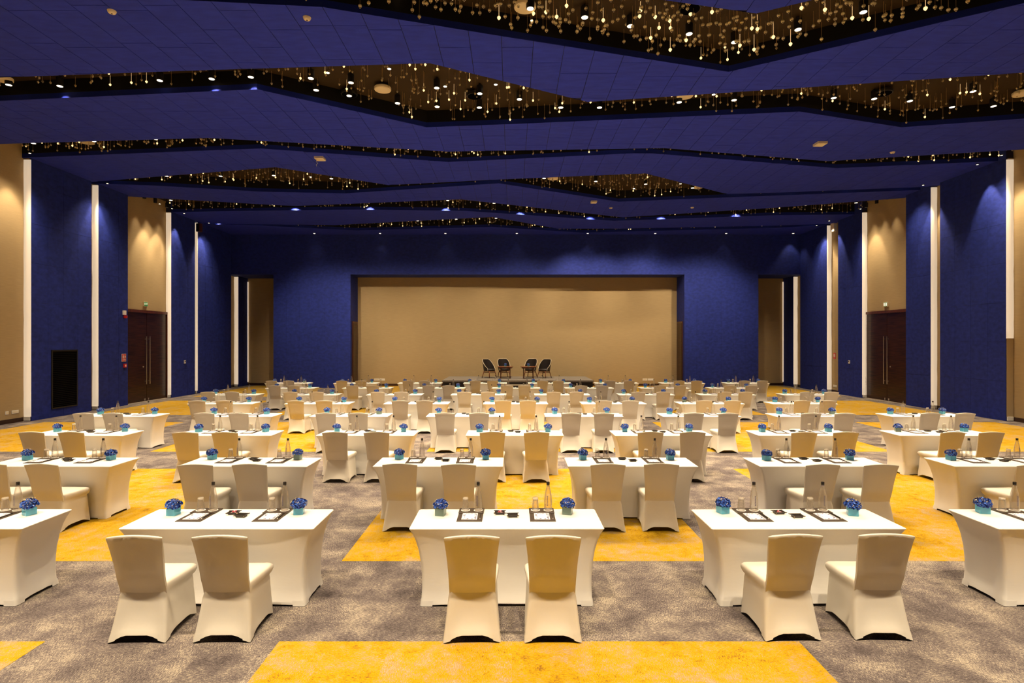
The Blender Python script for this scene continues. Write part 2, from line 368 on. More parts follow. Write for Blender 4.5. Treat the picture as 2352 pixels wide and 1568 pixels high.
# ------------------------------------------------------------------ lamps in the slots
def new_spot(name, parent, loc, energy, size, blend=1.0, rad=.07, col=LIGHT_COL, rot=(0,0,0)):
    l = bpy.data.lights.new(name, 'SPOT'); l.energy = energy; l.spot_size = math.radians(size); l.spot_blend = blend; l.shadow_soft_size = rad; l.color = col
    o = bpy.data.objects.new(name, l); C.objects.link(o); o.parent = parent; o.location = loc; o.rotation_euler = rot; return o
fix_root = None
def downlight(x, y, zl, label, group, energy, cone=92):
    """black cylinder hanging from the slot ceiling, its lens at zl"""
    global fix_root
    if fix_root is None:
        fix_root = empty('ceiling_spotlight', (x, y, zl), label=label, cat='spotlight', group=group)
        MB().lathe([(.072,0),(.075,.003),(.075,.19),(.05,.205),(.02,.21),(.02,.28)], 14).build('lamp_housing', M['fixture'], fix_root, 40)
        MB().lathe([(.06,-.004),(.06,.004)], 14).build('lamp_lens', M['lens'], fix_root)
        r = fix_root
    else:
        r = dup(fix_root, (x, y, zl), 0, label, group, skip=('spot_light',))
    new_spot('spot_light', r, (0,0,-.03), energy, cone, .95)
    return r
ORD = ['nearest', 'second', 'third', 'fourth', 'fifth', 'sixth']
PX = {1: [(1218,20),(1343,40),(1448,60),(1583,78),(1687,97),(1833,68),(1983,28)],
      2: [(581,182),(487,182),(714,180),(806,190),(726,207),(802,220),(1003,202),(913,237),(1004,245),(1102,215),(1101,247),(367,185),(1193,228),(1288,247),(1377,247),(1560,235),(1686,230),(1915,225),(2008,227),(2090,232),(2187,246),(2235,210),(2282,244),(150,205),(20,195)]}
lamps = []
def slot_sees(s, x, y, z):
    """is a point inside slot s in view past the near edge of the slot?"""
    if abs(x)*F/y > 1180 or (z-EYE)*F/y > 786: return False
    t = (ZC-EYE)/(z-EYE); return y*t > ev(SLOT[s][0], x*t)
COUNT = ['first','second','third','fourth','fifth','sixth','seventh','eighth','ninth','tenth','eleventh','twelfth','thirteenth','fourteenth','fifteenth','sixteenth','seventeenth','eighteenth','nineteenth','twentieth','twenty-first','twenty-second','twenty-third','twenty-fourth','twenty-fifth','twenty-sixth','twenty-seventh','twenty-eighth','twenty-ninth','thirtieth']
for s in range(7):
    n_, f_ = SLOT[s]; pts = []
    ZL = 8.46
    if s in PX:
        for u, v in PX[s]:
            X, Y = cp(u, v, ZL)
            Y = min(max(Y, ev(n_, X)+.2), ev(f_, X)-.15); pts.append((X, Y))
    if s == 1: pts += [(x, .5*(ev(n_, x)+ev(f_, x))) for x in (-14,-12,-10,-8,-6,-4,-2,9,11,13,14.7)]
    elif s == 2: pts += [(x, .5*(ev(n_, x)+ev(f_, x))) for x in (-14.2,-12.6,12.9,14.6)]
    elif s != 2:
        k = 15; pts += [(-14.4+29.2*i/k, .5*(ev(n_, -14.4+29.2*i/k)+ev(f_, -14.4+29.2*i/k))) for i in range(k+1)]
    pts.sort(key=lambda p: p[0]/p[1]); seen = 0
    for X, Y in pts:
        gap = ev(f_, X)-ev(n_, X); z = ZL if gap > .35 else 8.42
        if s and slot_sees(s, X, Y, z):
            lab, gr = 'black cylinder spotlight, %s from left in the %s zigzag ceiling slot' % (COUNT[seen], ORD[s-1]), 'cylinder spotlights in the %s ceiling slot' % ORD[s-1]; seen += 1
        else: lab, gr = 'black cylinder spotlight out of sight up in a ceiling slot', 'spotlights out of sight'
        downlight(X, Y, z, lab, gr, SPOT_W*(2.4, 1.45, .86, .66, .6, .6, .6)[s], 74 if s == 0 else 92)
        lamps.append((X, Y))

# adjustable spotlights in the fifth slot, tilted at the panel behind the stage
for k in range(7):
    x = -9.5 + 3.3*k; y = ev(SLOT[5][1], x) - .5
    h = empty('stage_spotlight', (x, y, 8.45), label='black adjustable spotlight tilted at the stage panel, %s from left' % COUNT[k], cat='spotlight', group='spotlights tilted at the stage panel')
    MB().tube([(0,-.11,.12),(0,.03,-.03)], [.06,.075], 12).build('lamp_housing', M['fixture'], h, 40); MB().tube([(0,0,.05),(0,0,.25)], .012, 6).build('stem', M['fixture'], h)
    new_spot('stage_light', h, (0,.06,-.06), STAGE_W, 62, .9, .06, rot=(math.radians(51), 0, 0))

# small flush pin lights in the slot ceilings
pin_root = None
for s in range(1, 7):
    n_, f_ = SLOT[s]; spots_ = []
    for i in range(22):
        x = -14.6 + 29.6*(i+.5)/22 + rnd.uniform(-.5,.5); a, b = ev(n_, x), ev(f_, x)
        if b-a < .5: continue
        y = rnd.uniform(a+.25, b-.2)
        if any((x-p)**2+(y-q)**2 < .09 for p, q in lamps) or not slot_sees(s, x, y, ZT): continue
        spots_.append((x, y))
    for i, (x, y) in enumerate(sorted(spots_, key=lambda p: p[0]/p[1])):
        lab = 'tiny flush pin light, %s from left in the %s zigzag ceiling slot' % (COUNT[i], ORD[s-1]); gr = 'pin lights in the %s ceiling slot' % ORD[s-1]
        if pin_root is None:
            pin_root = empty('pin_light', (x, y, ZT), label=lab, cat='downlight', group=gr)
            MB().lathe([(.055,-.012),(.06,0)], 10).build('rim', M['fixture'], pin_root)
            MB().lathe([(.042,-.016),(.042,-.010)], 10).build('lens', M['pin'], pin_root)
        else: dup(pin_root, (x, y, ZT), 0, lab, gr)

# narrow wall-wash beams above the side walls
for x, s in ((XL+.42, 1), (XR-.42, -1)):
    for ky, y in enumerate((17.1, 20.38, 23.4, 24.25, 25.15, 27.2) if s > 0 else (17.3, 18.2, 20.6, 24.3, 26.7, 27.8)):
        o = new_spot('wall_wash_light', None, (x, y, 8.2), WASH_W, 50, .5, .03, rot=(0, -s*math.radians(-9), 0))
        h = empty('wall_washer', (x, y, 8.25), label='small wall washer up beside the %s wall, %s from the near end' % ('left' if s > 0 else 'right', COUNT[ky]), cat='downlight', group='wall washers beside the %s wall' % ('left' if s > 0 else 'right'))
        o.parent = h; o.location = (0, 0, -.05)
        MB().lathe([(.035,-.02),(.05,-.012),(.05,0)], 10).build('trim_ring', M['fixture'], h); MB().lathe([(.028,-.026),(.03,-.019)], 10).build('lens', M['lens'], h)

# tall glowing strips on the near edges of the blue bays
WHERE = ['first', 'second', 'third', 'fourth', 'fifth']
for side, bays in ((-1, LB), (1, RB)):
    for i, (a, b) in enumerate(bays):
        xf, xb = (XL, BL) if side < 0 else (XR, BR); zt = 8.2 if i < 4 else 6.06; zb = .14
        if side > 0 and i == 0: zb = 2.6       # the lower half of this one is out
        n = 24; L0 = []; r3 = random.Random(i*5+side)
        wob = 0
        for k in range(n+1):
            z = zb+(zt-zb)*k/n; wob = wob*.7 + r3.uniform(-.009,.009)
            xo = xb - side*(.012+abs(wob)); xi = xf + side*.006
            L0.append([(xo, a-.03, z), (xi, a-.03, z), (xi, a-.004, z), (xo, a-.004, z)])
        MB_ = MB().loft(L0, True, True)
        root = empty('light_strip', ((xf+xb)/2, a, 0), label='tall glowing strip on the near edge of the %s blue bay, %s wall' % (WHERE[i], 'left' if side < 0 else 'right'), cat='strip light')
        o = MB_.build('diffuser', M['strip'], root, True); o.location = (-(xf+xb)/2, -a, 0)
        e = MB().box(min(xf,xb)+.02, a-.05, zt, max(xf,xb)-.02, a-.003, zt+.035).build('end_cap', M['steel'], root); e.location = (-(xf+xb)/2, -a, 0)
        e = MB().box(min(xf,xb)+.03, a-.045, .02, max(xf,xb)-.03, a-.003, .14).build('base_block', M['white'], root); e.location = (-(xf+xb)/2, -a, 0)
        if side > 0 and i == 0:
            e = MB().box(min(xf,xb)+.02, a-.02, .14, max(xf,xb)-.02, a-.004, 2.6).build('unlit_diffuser', mat('unlit_diffuser', (.42,.33,.2), .6), root); e.location = (-(xf+xb)/2, -a, 0)
# slim vertical lights hidden at the outer edges of the alcove panels
for x, s in ((XL+.03, 1), (XR-.03, -1)):
    r = empty('light_strip', (x, 32.05, 0), label='thin warm strip at the outer edge of the %s corner alcove panel' % ('left' if s > 0 else 'right'), cat='strip light')
    MB().box(-.02, -.02, .2, .02, .04, 5.9).build('diffuser', M['strip'], r)

# ------------------------------------------------------------------ crystal pendants
def bead(m, x, y, z, r, n=7):
    prof = [(0.002, -1.25), (.45, -.85), (.9, -.25), (1, .15), (.75, .7), (.25, 1.0)]
    m.lathe([(a*r, z+b*r) for a, b in prof], n, (x, y), True, True)
pts = {s: [] for s in range(1,7)}
for s, cnt in ((1, 1000), (2, 640), (3, 420), (4, 520), (5, 380), (6, 260)):
    n_, f_ = SLOT[s]; r4 = random.Random(40+s); k = 0
    wmax = 3.3
    while k < cnt:
        x = r4.uniform(-14.9, 15.3); a, b = ev(n_, x), ev(f_, x)
        if r4.random() > (b-a)/wmax: continue
        y = r4.uniform(a+.08, b-.05); z = 8.30 + (.30 if s in (1, 2, 4) else .15)*r4.random()**.85
        if any((x-p)**2+(y-q)**2 < .02 for p, q in lamps): continue
        if s == 5 and any((x+9.5-3.3*k5)**2+(y-ev(SLOT[5][1], -9.5+3.3*k5)+.5)**2 < .06 for k5 in range(7)): continue
        if s == 1 and any((x-p[0])**2+(y-p[1])**2 < .0072 for p in pts[1]): continue
        k += 1; pts[s].append((x, y, z))
def inview(p): 
    u = p[0]*F/p[1]; v = (p[2]-EYE)*F/p[1]; return abs(u) < 1190 and v < 792
vis1 = sorted([p for p in pts[1] if inview(p)], key=lambda p: p[1])
rest1 = vis1[300:]; vis1 = vis1[:300]
proto = {}
r5 = random.Random(3)
for (x, y, z) in vis1:
    lit = r5.random() < .12
    key = lit
    hz = ZT - z
    if key not in proto:
        lab = 'glowing amber crystal drop on a lit chain in the nearest zigzag ceiling slot' if lit else 'unlit tan crystal drop on a thin wire in the nearest zigzag ceiling slot'
        g = ('lit' if lit else 'unlit') + ' crystal pendants in the nearest ceiling slot'
        r = empty('crystal_pendant', (x, y, z), label=lab, cat='pendant', group=g)
        m = MB(); bead(m, 0, 0, 0, .034, 8); m.build('crystal_drop', M['crystal_lit' if lit else 'crystal'], r, 50)
        m = MB()
        if lit:
            for k in range(14): m.lathe([(.003,.034+.022*k),(.0075,.041+.022*k),(.0075,.045+.022*k),(.003,.054+.022*k)], 5)
        else: m.tube([(0,0,.03),(0,0,.36)], .004, 4)
        w_ = m.build('wire', M['wire_lit' if lit else 'wire'], r)
        if not lit: MB().lathe([(.016,-.036),(.02,-.02),(.016,-.012)], 6).build('core', M['crystal_core'], r)
        w_.scale = (1, 1, (hz)/.36)
        proto[key] = (r, lab, g)
    else:
        r, lab, g = proto[key]; d = dup(r, (x, y, z), r5.uniform(0, 6), lab, g)
        for ch in d.children:
            if ch.name.startswith('wire'): ch.scale = (1, 1, (hz)/.36)
m = MB()
for s in range(1, 7):
    for (x, y, z) in (rest1 if s == 1 else [p for p in pts[s] if inview(p)]):
        lit = r5.random() < (.11 if s < 4 else .10)
        m.cur = 1 if lit else 0; bead(m, x, y, z, .027, 5)
        m.cur = 3 if lit else 2; rr0 = .004
        m.add([(x-rr0,y-rr0,z),(x+rr0,y-rr0,z),(x,y+rr0,z),(x-rr0,y-rr0,ZT),(x+rr0,y-rr0,ZT),(x,y+rr0,ZT)] if not lit else [(x-.004,y-.004,z),(x+.004,y-.004,z),(x,y+.004,z),(x-.004,y-.004,min(z+.22,ZT)),(x+.004,y-.004,min(z+.22,ZT)),(x,y+.004,min(z+.22,ZT))], [(0,1,4,3),(1,2,5,4),(2,0,3,5)])
o = m.build('crystal_pendants', [M['crystal_far'], M['crystal_lit'], M['wire'], M['wire_lit']], None, False, fix=False)
tag(o, 'hundreds of small crystal drops hanging in the farther zigzag ceiling slots', 'pendants', None, 'stuff')

# ------------------------------------------------------------------ ceiling devices
def speaker_disc(x, y, z, mt, label, r=.2):
    e = empty('ceiling_speaker', (x, y, z), label=label, cat='speaker')
    MB().lathe([(r*.96,0),(r,.012),(r,.06),(r*.8,.09)], 28).build('speaker_body', mt, e, 40)
    MB().lathe([(r*.86,-.006),(r*.86,.002)], 28).build('grille', M['offwhite'] if mt is M['offwhite'] else M['grille'], e)
    for k in range(3): MB().tube([(.5*r*math.cos(k*2.1), .5*r*math.sin(k*2.1), .08), (.5*r*math.cos(k*2.1), .5*r*math.sin(k*2.1), ZT-z)], .006, 5).build('hanger', M['fixture'], e)
for u, v, mt, lab in ((879,207,M['offwhite'],'large round cream ceiling speaker beside the brightest lamp'), (1573,222,M['offwhite'],'cream ceiling speaker half hidden by the ceiling edge over the slot'),
        (6,184,M['offwhite'],'cream ceiling speaker at the far left end of the second slot'), (200,328,M['offwhite'],'cream ceiling speaker in the third slot near the left wall'),
        (1270,411,M['offwhite'],'cream ceiling speaker in the fourth slot above the stage chairs'), (1604,431,M['offwhite'],'cream ceiling speaker at the right tip of the fourth slot'),
        (1206,19,M['offwhite'],'cream ceiling speaker at the left of the nearest slot'), (2348,217,M['offwhite'],'cream ceiling speaker cut by the right picture edge'),
        (802,218,M['fixture'],'black round ceiling speaker left of the cream one'), (1090,222,M['fixture'],'black round ceiling speaker right of the cream one'),
        (1585,22,M['fixture'],'black round ceiling speaker in the nearest slot'), (2030,215,M['fixture'],'black round ceiling speaker at the right of the second slot')):
    X, Y = cp(u, v, 8.55); speaker_disc(X, Y, 8.55, mt, lab)
for u, v, lab in ((257,25,'small round detector on the second blue band, nearer the left wall'), (705,40,'small round detector on the second blue band beside the nearest slot'),
                  (2050,349,'small cream detector on the blue band near the right wall'), (1403,477,'tiny cream detector beside a square box above the stage'), (1590,476,'tiny cream detector right of the stage axis')):
    X, Y = cp(u, v); e = empty('smoke_detector', (X, Y, ZC), label=lab, cat='detector')
    MB().lathe([(.035,-.05),(.055,-.04),(.07,-.012),(.072,0)], 16).build('detector_body', M['offwhite'], e, 40); MB().lathe([(.012,-.056),(.016,-.049)], 8).build('sensor', M['fixture'], e)
for u, v, sz, lab in ((735,362,.14,'square cream ceiling box with a short dangling ribbon'), (1884,328,.14,'square cream ceiling box at the right of the third band'), (1364,462,.12,'small cream ceiling box above the stage')):
    X, Y = cp(u, v); e = empty('access_point', (X, Y, ZC), label=lab, cat='ceiling box')
    MB().loft([[(sx*q, sy*q, z) for sx, sy in ((-1,-1),(1,-1),(1,1),(-1,1))] for q, z in ((sz*.8,-.075),(sz,-.06),(sz,0))], True, True).build('box_cover', M['offwhite'], e)
    MB().lathe([(.012,-.08),(.012,-.074)], 8).build('indicator', M['white'], e)
    if sz == .14 and u < 1000: MB().tube([(-.07,-.1,-.07),(-.08,-.1,-.16),(-.03,-.1,-.2),(-.085,-.1,-.26),(-.07,-.1,-.3)], .008, 5).build('ribbon', M['white'], e)
for i, u in enumerate((722,873,1023,1187,1350,1505,1668,1822)):
    D = 29.85; X = (u-1176)*D/F
    e = empty('recessed_downlight', (X, D, ZC), label='tiny recessed downlight against the back wall, %s from left' % COUNT[i], cat='downlight', group='downlights along the back wall')
    MB().lathe([(.06,-.015),(.075,0)], 12).build('rim', M['white'], e); MB().lathe([(.045,-.02),(.045,-.014)], 12).build('lens', M['pin'], e)
    new_spot('back_wall_light', e, (0,0,-.06), 60 if u == 1822 else 8, 75, .6, .04)
# track heads above the doors
for side, ys in ((-1, (22.9, 23.6, 24.4)), (1, (23.0, 23.7, 24.4))):
    for k, y in enumerate(ys):
        x = (BL+.35) if side < 0 else (BR-.35)
        e = empty('track_spotlight', (x, y, 8.42), label='small black track spotlight above the %s door, number %s from the near end' % ('left' if side < 0 else 'right', ('one','two','three')[k]), cat='spotlight')
        MB().box(-.045,-.05,-.1,.045,.05,.1).build('lamp_body', M['fixture'], e); MB().tube([(0,0,.1),(0,0,.28)], .015, 6).build('stem', M['fixture'], e)
        new_spot('track_light', e, (-side*.02, 0, -.13), 90, 50, .8, .03, rot=(0, side*math.radians(-4), 0))

# ------------------------------------------------------------------ doors and wall fittings
def big_door(n, side):
    xb = BL if side < 0 else BR; s = -side          # s points into the room
    root = empty('door_%d' % n, (xb, 23.5, 0), kind='structure', label='tall dark walnut double door with long steel pulls in the %s wall' % ('left','right')[n-1], cat='door')
    y0, y1, zt = -1.5, 1.46, 3.8; dr = lambda a, b: (min(a*s, b*s), max(a*s, b*s))
    a, b = dr(0, .09); MB().box(a, y0, 0, b, y0+.11, zt).box(a, y1-.11, 0, b, y1, zt).box(a, y0+.11, zt-.11, b, y1-.11, zt).build('door_frame', M['door_frame'], root)
    for k, (p, q) in enumerate(((y0+.115, -.008), (.008, y1-.115))):
        a, b = dr(.005, .05); leaf = MB().box(a, p, .02, b, q, zt-.115).build('door_leaf', M['door'], root)
        hy = (-.10, .12)[k]
        m = MB().tube([(.115*s, hy, .72), (.115*s, hy, 2.72)], .016, 8)
        for z in (.85, 2.6): m.tube([(.05*s, hy, z), (.115*s, hy, z)], .011, 6)
        m.build('door_pull', M['steel'], leaf, 40)
        MB().box(*( [dr(.05,.056)[0], hy-.03 + (-.02,.02)[k], .05, dr(.05,.056)[1], hy+.03, .13])).build('floor_bolt', M['steel'], leaf)
        if k == 0: MB().lathe([(.0,-.03),(.028,-.02),(.028,.02),(.0,.03)], 10).build('lock', M['steel'], leaf, True, (.055*s, hy-.12, 1.45))
    a, b = dr(0, .12); MB().box(a, y0+.05, 0, b, y1-.05, .012).build('threshold', M['tread'], root)
big_door(1, -1); big_door(2, 1)
def text_mesh(txt, size, mt, parent, loc, rot, name='lettering'):
    cu = bpy.data.curves.new(name, 'FONT'); cu.body = txt; cu.size = size; cu.align_x = 'CENTER'; cu.align_y = 'CENTER'; cu.extrude = .002
    o = bpy.data.objects.new(name, cu); C.objects.link(o); bpy.context.view_layer.update()
    me = bpy.data.meshes.new_from_object(o.evaluated_get(bpy.context.evaluated_depsgraph_get())); bpy.data.objects.remove(o)
    me.materials.clear(); me.materials.append(mt); q = bpy.data.objects.new(name, me); C.objects.link(q); q.parent = parent; q.location = loc; q.rotation_euler = rot; return q
# exit signs
for side, y, z in ((-1, 23.46, 4.06), (1, 23.6, 4.06)):
    xb = BL if side < 0 else BR; s = -side
    e = empty('exit_sign', (xb, y, z), label='small green exit sign over the %s' % ('left dark door, lettered EXIT' if side < 0 else 'right dark door, with a running figure'), cat='sign')
    bx = sorted((0, .05*s)); MB().box(bx[0], -.125, -.095, bx[1], .125, .095).build('sign_case', M['offwhite'], e)
    bx = sorted((.05*s, .054*s)); MB().box(bx[0], -.11, -.08, bx[1], .11, .08).build('sign_face', M['green'], e)
    if side < 0: text_mesh('EXIT', .105, M['glow'], e, (.056, 0, 0), (PI/2, 0, PI/2))
    else:
        m = MB().box(-.058,-.10,-.06,-.055,-.03,.06).box(-.058,.03,-.06,-.055,.10,.06).box(-.058,-.008,-.07,-.055,.008,.07); m.build('pictogram', M['glow'], e)
def plate(name, side, y, z, w, h, d, mt, label, cat, base=None):
    x = base if base is not None else (XL if side < 0 else XR); s = -side
    e = empty(name, (x, y, z), label=label, cat=cat); a, b = sorted((0, d*s))
    MB().box(a, -w/2, -h/2, b, w/2, h/2).build('cover', mt, e); return e, s
e, s = plate('fire_alarm_strobe', -1, 21.84, 3.62, .13, .17, .06, M['white'], 'white box with a red strobe beside the left door', 'alarm')
MB().lathe([(.02,-.06),(.06,-.05),(.07,0),(.07,.05)], 12).build('red_strobe', M['red'], e, 40, (.06, .01, -.16))
e, s = plate('fire_sign', -1, 21.84, 1.87, .24, .30, .012, M['white'], 'red fire call sign on the blue bay beside the left door', 'sign')
MB().box(.012, -.105, -.135, .016, .105, .135).build('sign_face', M['red'], e)
MB().box(.016, -.075, -.03, .019, -.02, .08).box(.016, -.06, .085, .019, -.03, .115).box(.016, .02, -.05, .019, .035, .09).box(.016, .05, .0, .019, .08, .07).box(.016, -.08, -.10, .019, .08, -.07).build('pictogram', M['white'], e)
e, s = plate('call_point', -1, 21.88, 1.56, .13, .14, .05, M['red'], 'red break-glass call point below the fire sign', 'call point')
MB().box(.05, -.035, -.035, .053, .035, .035).build('glass_panel', M['white'], e)
for side, y in ((-1, 25.9), (1, 25.8)):
    e, s = plate('thermostat', side, y, 1.56, .11, .15, .03, M['white'], 'white thermostat on the blue bay past the %s door' % ('left' if side < 0 else 'right'), 'thermostat')
    a, b = sorted((.03*s, .034*s)); MB().box(a, -.035, .0, b, .035, .05).build('display', M['fixture'], e)
e, s = plate('fire_sign', 1, 27.4, 1.8, .2, .28, .012, M['red'], 'small red fire sign on the beige strip of the right wall', 'sign', BR)
MB().box(-.016, -.06, -.06, -.012, -.01, .08).box(-.016, .02, -.04, -.012, .05, .09).build('pictogram', M['white'], e)
for side, y, ww, base, lab in ((-1, 17.05, .11, BL, 'single white socket plate low on the left beige wall'), (-1, 17.33, .24, BL, 'double white socket plate low on the left beige wall'), (1, 27.35, .3, BR, 'white socket plate low on the beige strip past the right door')):
    e, s = plate('wall_socket', side, y, .33, ww, .1, .012, M['white'], lab, 'socket', base)
    a, b = sorted((.012*s, .015*s)); MB().box(a, -ww/2+.02, -.03, b, ww/2-.02, .03).build('insert', M['offwhite'], e)
for x, lab in ((-7.45, 'white socket plates low on the stage panel, left of the stage'), (7.65, 'white socket plates low on the stage panel, right of the stage')):
    e = empty('wall_socket', (x, YP, .36), label=lab, cat='socket'); MB().box(-.3, -.012, -.06, -.03, 0, .06).box(.0, -.012, -.06, .3, 0, .06).build('cover', M['white'], e); MB().box(-.26,-.016,-.03,-.08,-.012,.03).build('insert', M['offwhite'], e)
# black return-air grille
e = empty('air_grille', (XL, 18.95, 1.25), label='tall black return air grille set in the first blue bay of the left wall', cat='grille')
MB().box(0, -.55, -.97, .025, -.51, .97).box(0, .51, -.97, .025, .55, .97).box(0, -.51, -.97, .025, .51, -.93).box(0, -.51, .93, .025, .51, .97).build('frame', M['fixture'], e)
MB().box(0, -.51, -.93, .004, .51, .93).build('back_panel', M['black'], e)
for k in range(30):
    z = -.9 + k*.0615; MB().add([(.004,-.51,z),(.022,-.51,z-.03),(.022,.51,z-.03),(.004,.51,z),(.004,-.51,z+.006),(.022,-.51,z-.024),(.022,.51,z-.024),(.004,.51,z+.006)], [(0,1,2,3),(4,7,6,5),(1,5,6,2),(0,4,5,1),(3,2,6,7)]).build('slat', M['grille'], e)
# wall speakers high beside the fourth strips
for side, y, mt, lab in ((-1, 26.9, M['door_frame'], 'small brown loudspeaker high beside the fourth strip of the left wall'), (1, 26.85, M['offwhite'], 'small cream loudspeaker high beside the beige strip of the right wall')):
    x = XL+.12 if side < 0 else XR-.12
    e = empty('wall_speaker', (x, y, 7.95), .3*side, label=lab, cat='speaker')
    MB().cbox(-.1,-.09,-.2,.1,.09,.2,.015).build('speaker_body', mt, e); MB().box(-.085,-.1,-.17,.085,-.09,.17).build('grille', M['grille'] if side < 0 else M['white'], e); MB().tube([(0,0,0),(side*.14,0,0)], .015, 6).build('bracket', M['fixture'], e)

# ------------------------------------------------------------------ stage with armchairs
st = empty('stage', (.285, 27.4, 0), label='low grey carpeted stage with a dark front in the middle of the back wall', cat='stage')
MB().box(-3.7, 0, .52, 3.7, 3.2, .6).build('platform', M['stage_top'], st)
MB().box(-3.66, .03, 0, 3.66, 3.17, .519).build('skirt', M['stage_front'], st)
for k in range(2):
    q = MB().box(-.75, -.6+.3*k, 0, .75, -.3+.3*k+(.0), .2*(k+1)-.03).build('step', M['stage_front'], st); MB().box(-.75, -.62+.3*k, .2*(k+1)-.03, .75, -.3+.3*k, .2*(k+1)).build('tread', M['tread'], q)
def armchair(x, y, ang, label):
    e = empty('armchair', (x, y, .609), ang, label=label, cat='armchair', group='dark tub armchairs on the stage')
    # local: the sitter faces +Y
    nth, nz = 21, 6; out = []; inn = []; top = []
    for k in range(nz+1):
        t = k/nz; lo_, li_ = [], []
        for i in range(nth):
            th = -math.radians(118) + math.radians(236)*i/(nth-1); f = min(1, (1-abs(th)/math.radians(118))/.68); f = f*(.55+.45*f*(3-2*f)) if f < 1 else 1.0
            zt = .50 + .46*f; z = .37 + (zt-.37)*t; rad = .30 + .07*t*(.4+.6*f); dx, dy = math.sin(th), -math.cos(th)
            lo_.append((dx*rad, dy*rad*1.02 - .02*t, z)); li_.append((dx*(rad-.03), dy*(rad-.03) - .02*t, z))
        out.append(lo_); inn.append(li_)
        if k == nz: top = [tuple((Vector(a)+Vector(b))/2) for a, b in zip(lo_, li_)]
    m = MB().loft(out, False, False, False).loft(inn, False, False, False)
    m.build('shell', M['charcoal'], e, True)
    front = [out[k][0] for k in range(nz)]; front2 = [out[k][-1] for k in range(nz)]
    MB().tube(front + top + front2[::-1], .015, 6).build('piping', M['piping'], e, True)
    MB().lathe([(.27,.36),(.30,.38),(.30,.43),(.27,.46),(.1,.47)], 20).build('seat', M['charcoal'], e, 40)
    MB().lathe([(.29,.33),(.29,.362)], 20).build('seat_frame', M['wood_dark'], e)
    for sx, sy in ((-1,1),(1,1),(-1,-1),(1,-1)):
        MB().tube([(sx*.20, sy*.19, .345), (sx*.27, sy*.27, 0)], [.026, .015], 8).build('leg', M['wood'], e, True)
    MB().box(-.22,-.225,.25,.22,-.2,.285).box(-.22,.2,.25,.22,.225,.285).box(-.014,-.2,.252,.014,.2,.28).build('stretcher', M['wood_dark'], e)
for x, y, fx, fy, lab in ((-1.18, 29.35, .75,-.66, 'leftmost of the four dark tub armchairs on stage'), (-.42, 29.85, .3,-.95, 'dark tub armchair behind the left round stage table'),
                          (.98, 29.85, -.4,-.9, 'dark tub armchair behind the right round stage table'), (1.68, 29.3, -.6,-.8, 'rightmost of the four dark tub armchairs on stage')):
    armchair(x, y, math.atan2(-fx, fy), lab)
for x, lab in ((-.34, 'round red-brown side table on stage, at the left pair of armchairs'), (.84, 'round red-brown side table on stage, at the right pair of armchairs')):
    e = empty('side_table', (x, 28.9, .603), label=lab, cat='table')
    MB().lathe([(.39,.575),(.41,.585),(.41,.605),(.40,.615)], 28).build('tabletop', M['wood'], e, 30)
    for k in range(4):
        c, s_ = math.cos(PI/4+k*PI/2), math.sin(PI/4+k*PI/2); MB().tube([(.33*c,.33*s_,.575),(.34*c,.34*s_,0)], [.026,.022], 6).build('leg', M['wood_dark'], e)
    MB().lathe([(.33,.52),(.34,.52),(.34,.575),(.33,.575)], 20).build('apron', M['wood_dark'], e)

# ------------------------------------------------------------------ table with stretch cover
def rr(xr, xf, yr, yf, rad, nx=7, ny=5, nc=3):
    P = [(-xr,yr),(xr,yr),(xf,yf),(-xf,yf)]; out = []
    for k in range(4):
        p = Vector(P[k]); q = Vector(P[(k+1)%4]); o = Vector(P[k-1])
        a = p + (o-p).normalized()*rad; b = p + (q-p).normalized()*rad
        for i in range(nc+1):
            t = i/nc; c = a*(1-t)**2 + p*2*t*(1-t) + b*t*t; out.append((c.x, c.y, k, None))
        nb = p; e0 = b; e1 = q + (p-q).normalized()*rad; n = nx if k % 2 == 0 else ny
        for i in range(1, n):
            t = i/n; c = e0*(1-t) + e1*t; out.append((c.x, c.y, k, t))
    return out
def loop3(pts, z, arch=(0,0,0,0), pull=(0,0,0,0), wr=None):
    out = []
    nrm = ((0,1),(-1,0),(0,-1),(1,0))
    for x, y, k, t in pts:
        zz = z
        if t is not None:
            b = math.sin(PI*t); bb = min(1, b*1.35)
            zz += arch[k]*bb; x += nrm[k][0]*pull[k]*bb; y += nrm[k][1]*pull[k]*bb
            if wr: 
                w_ = wr(x, y, z, k, t)*b; x -= nrm[k][0]*w_; y -= nrm[k][1]*w_
        out.append((x, y, zz))
    return out
HX, HY = .915, .305
def table_mesh(seed):
    r = random.Random(seed); ph = [r.uniform(0, 6) for _ in range(8)]
    def wr(x, y, z, k, t): return .004*math.sin(5*t*PI+ph[k]+z*7)*max(0, .7-z) + .003*math.sin(z*26+ph[4+k]+2*t)*max(0,.45-z)
    lv = [(.012,.098,.048,.03),(.035,.098,.050,.03),(.07,.104,.058,.035),(.16,.108,.062,.04),(.28,.106,.063,.04),(.40,.097,.058,.04),(.52,.080,.048,.035),(.62,.055,.034,.03),(.69,.030,.019,.025),(.728,.010,.008,.02),(.742,.001,.001,.016),(.748,.001,.001,.016),(.752,.007,.007,.016)]
    loops = []
    for z, ox, oy, rad in lv:
        a = HX-ox; b = HY-oy; p = rr(a, a, -b, b, rad, 18, 7)
        k = max(0, 1-z/.2); ar = (.016*k, .02*k, .016*k, .02*k); pu = .014*math.sin(min(1, (.75-z)/.75)*PI)
        loops.append(loop3(p, z, ar, (pu*1.3,pu*1.6,pu*1.3,pu*1.6), wr if z < .7 else None))
    return MB().loft(loops, False, True)
tables = []
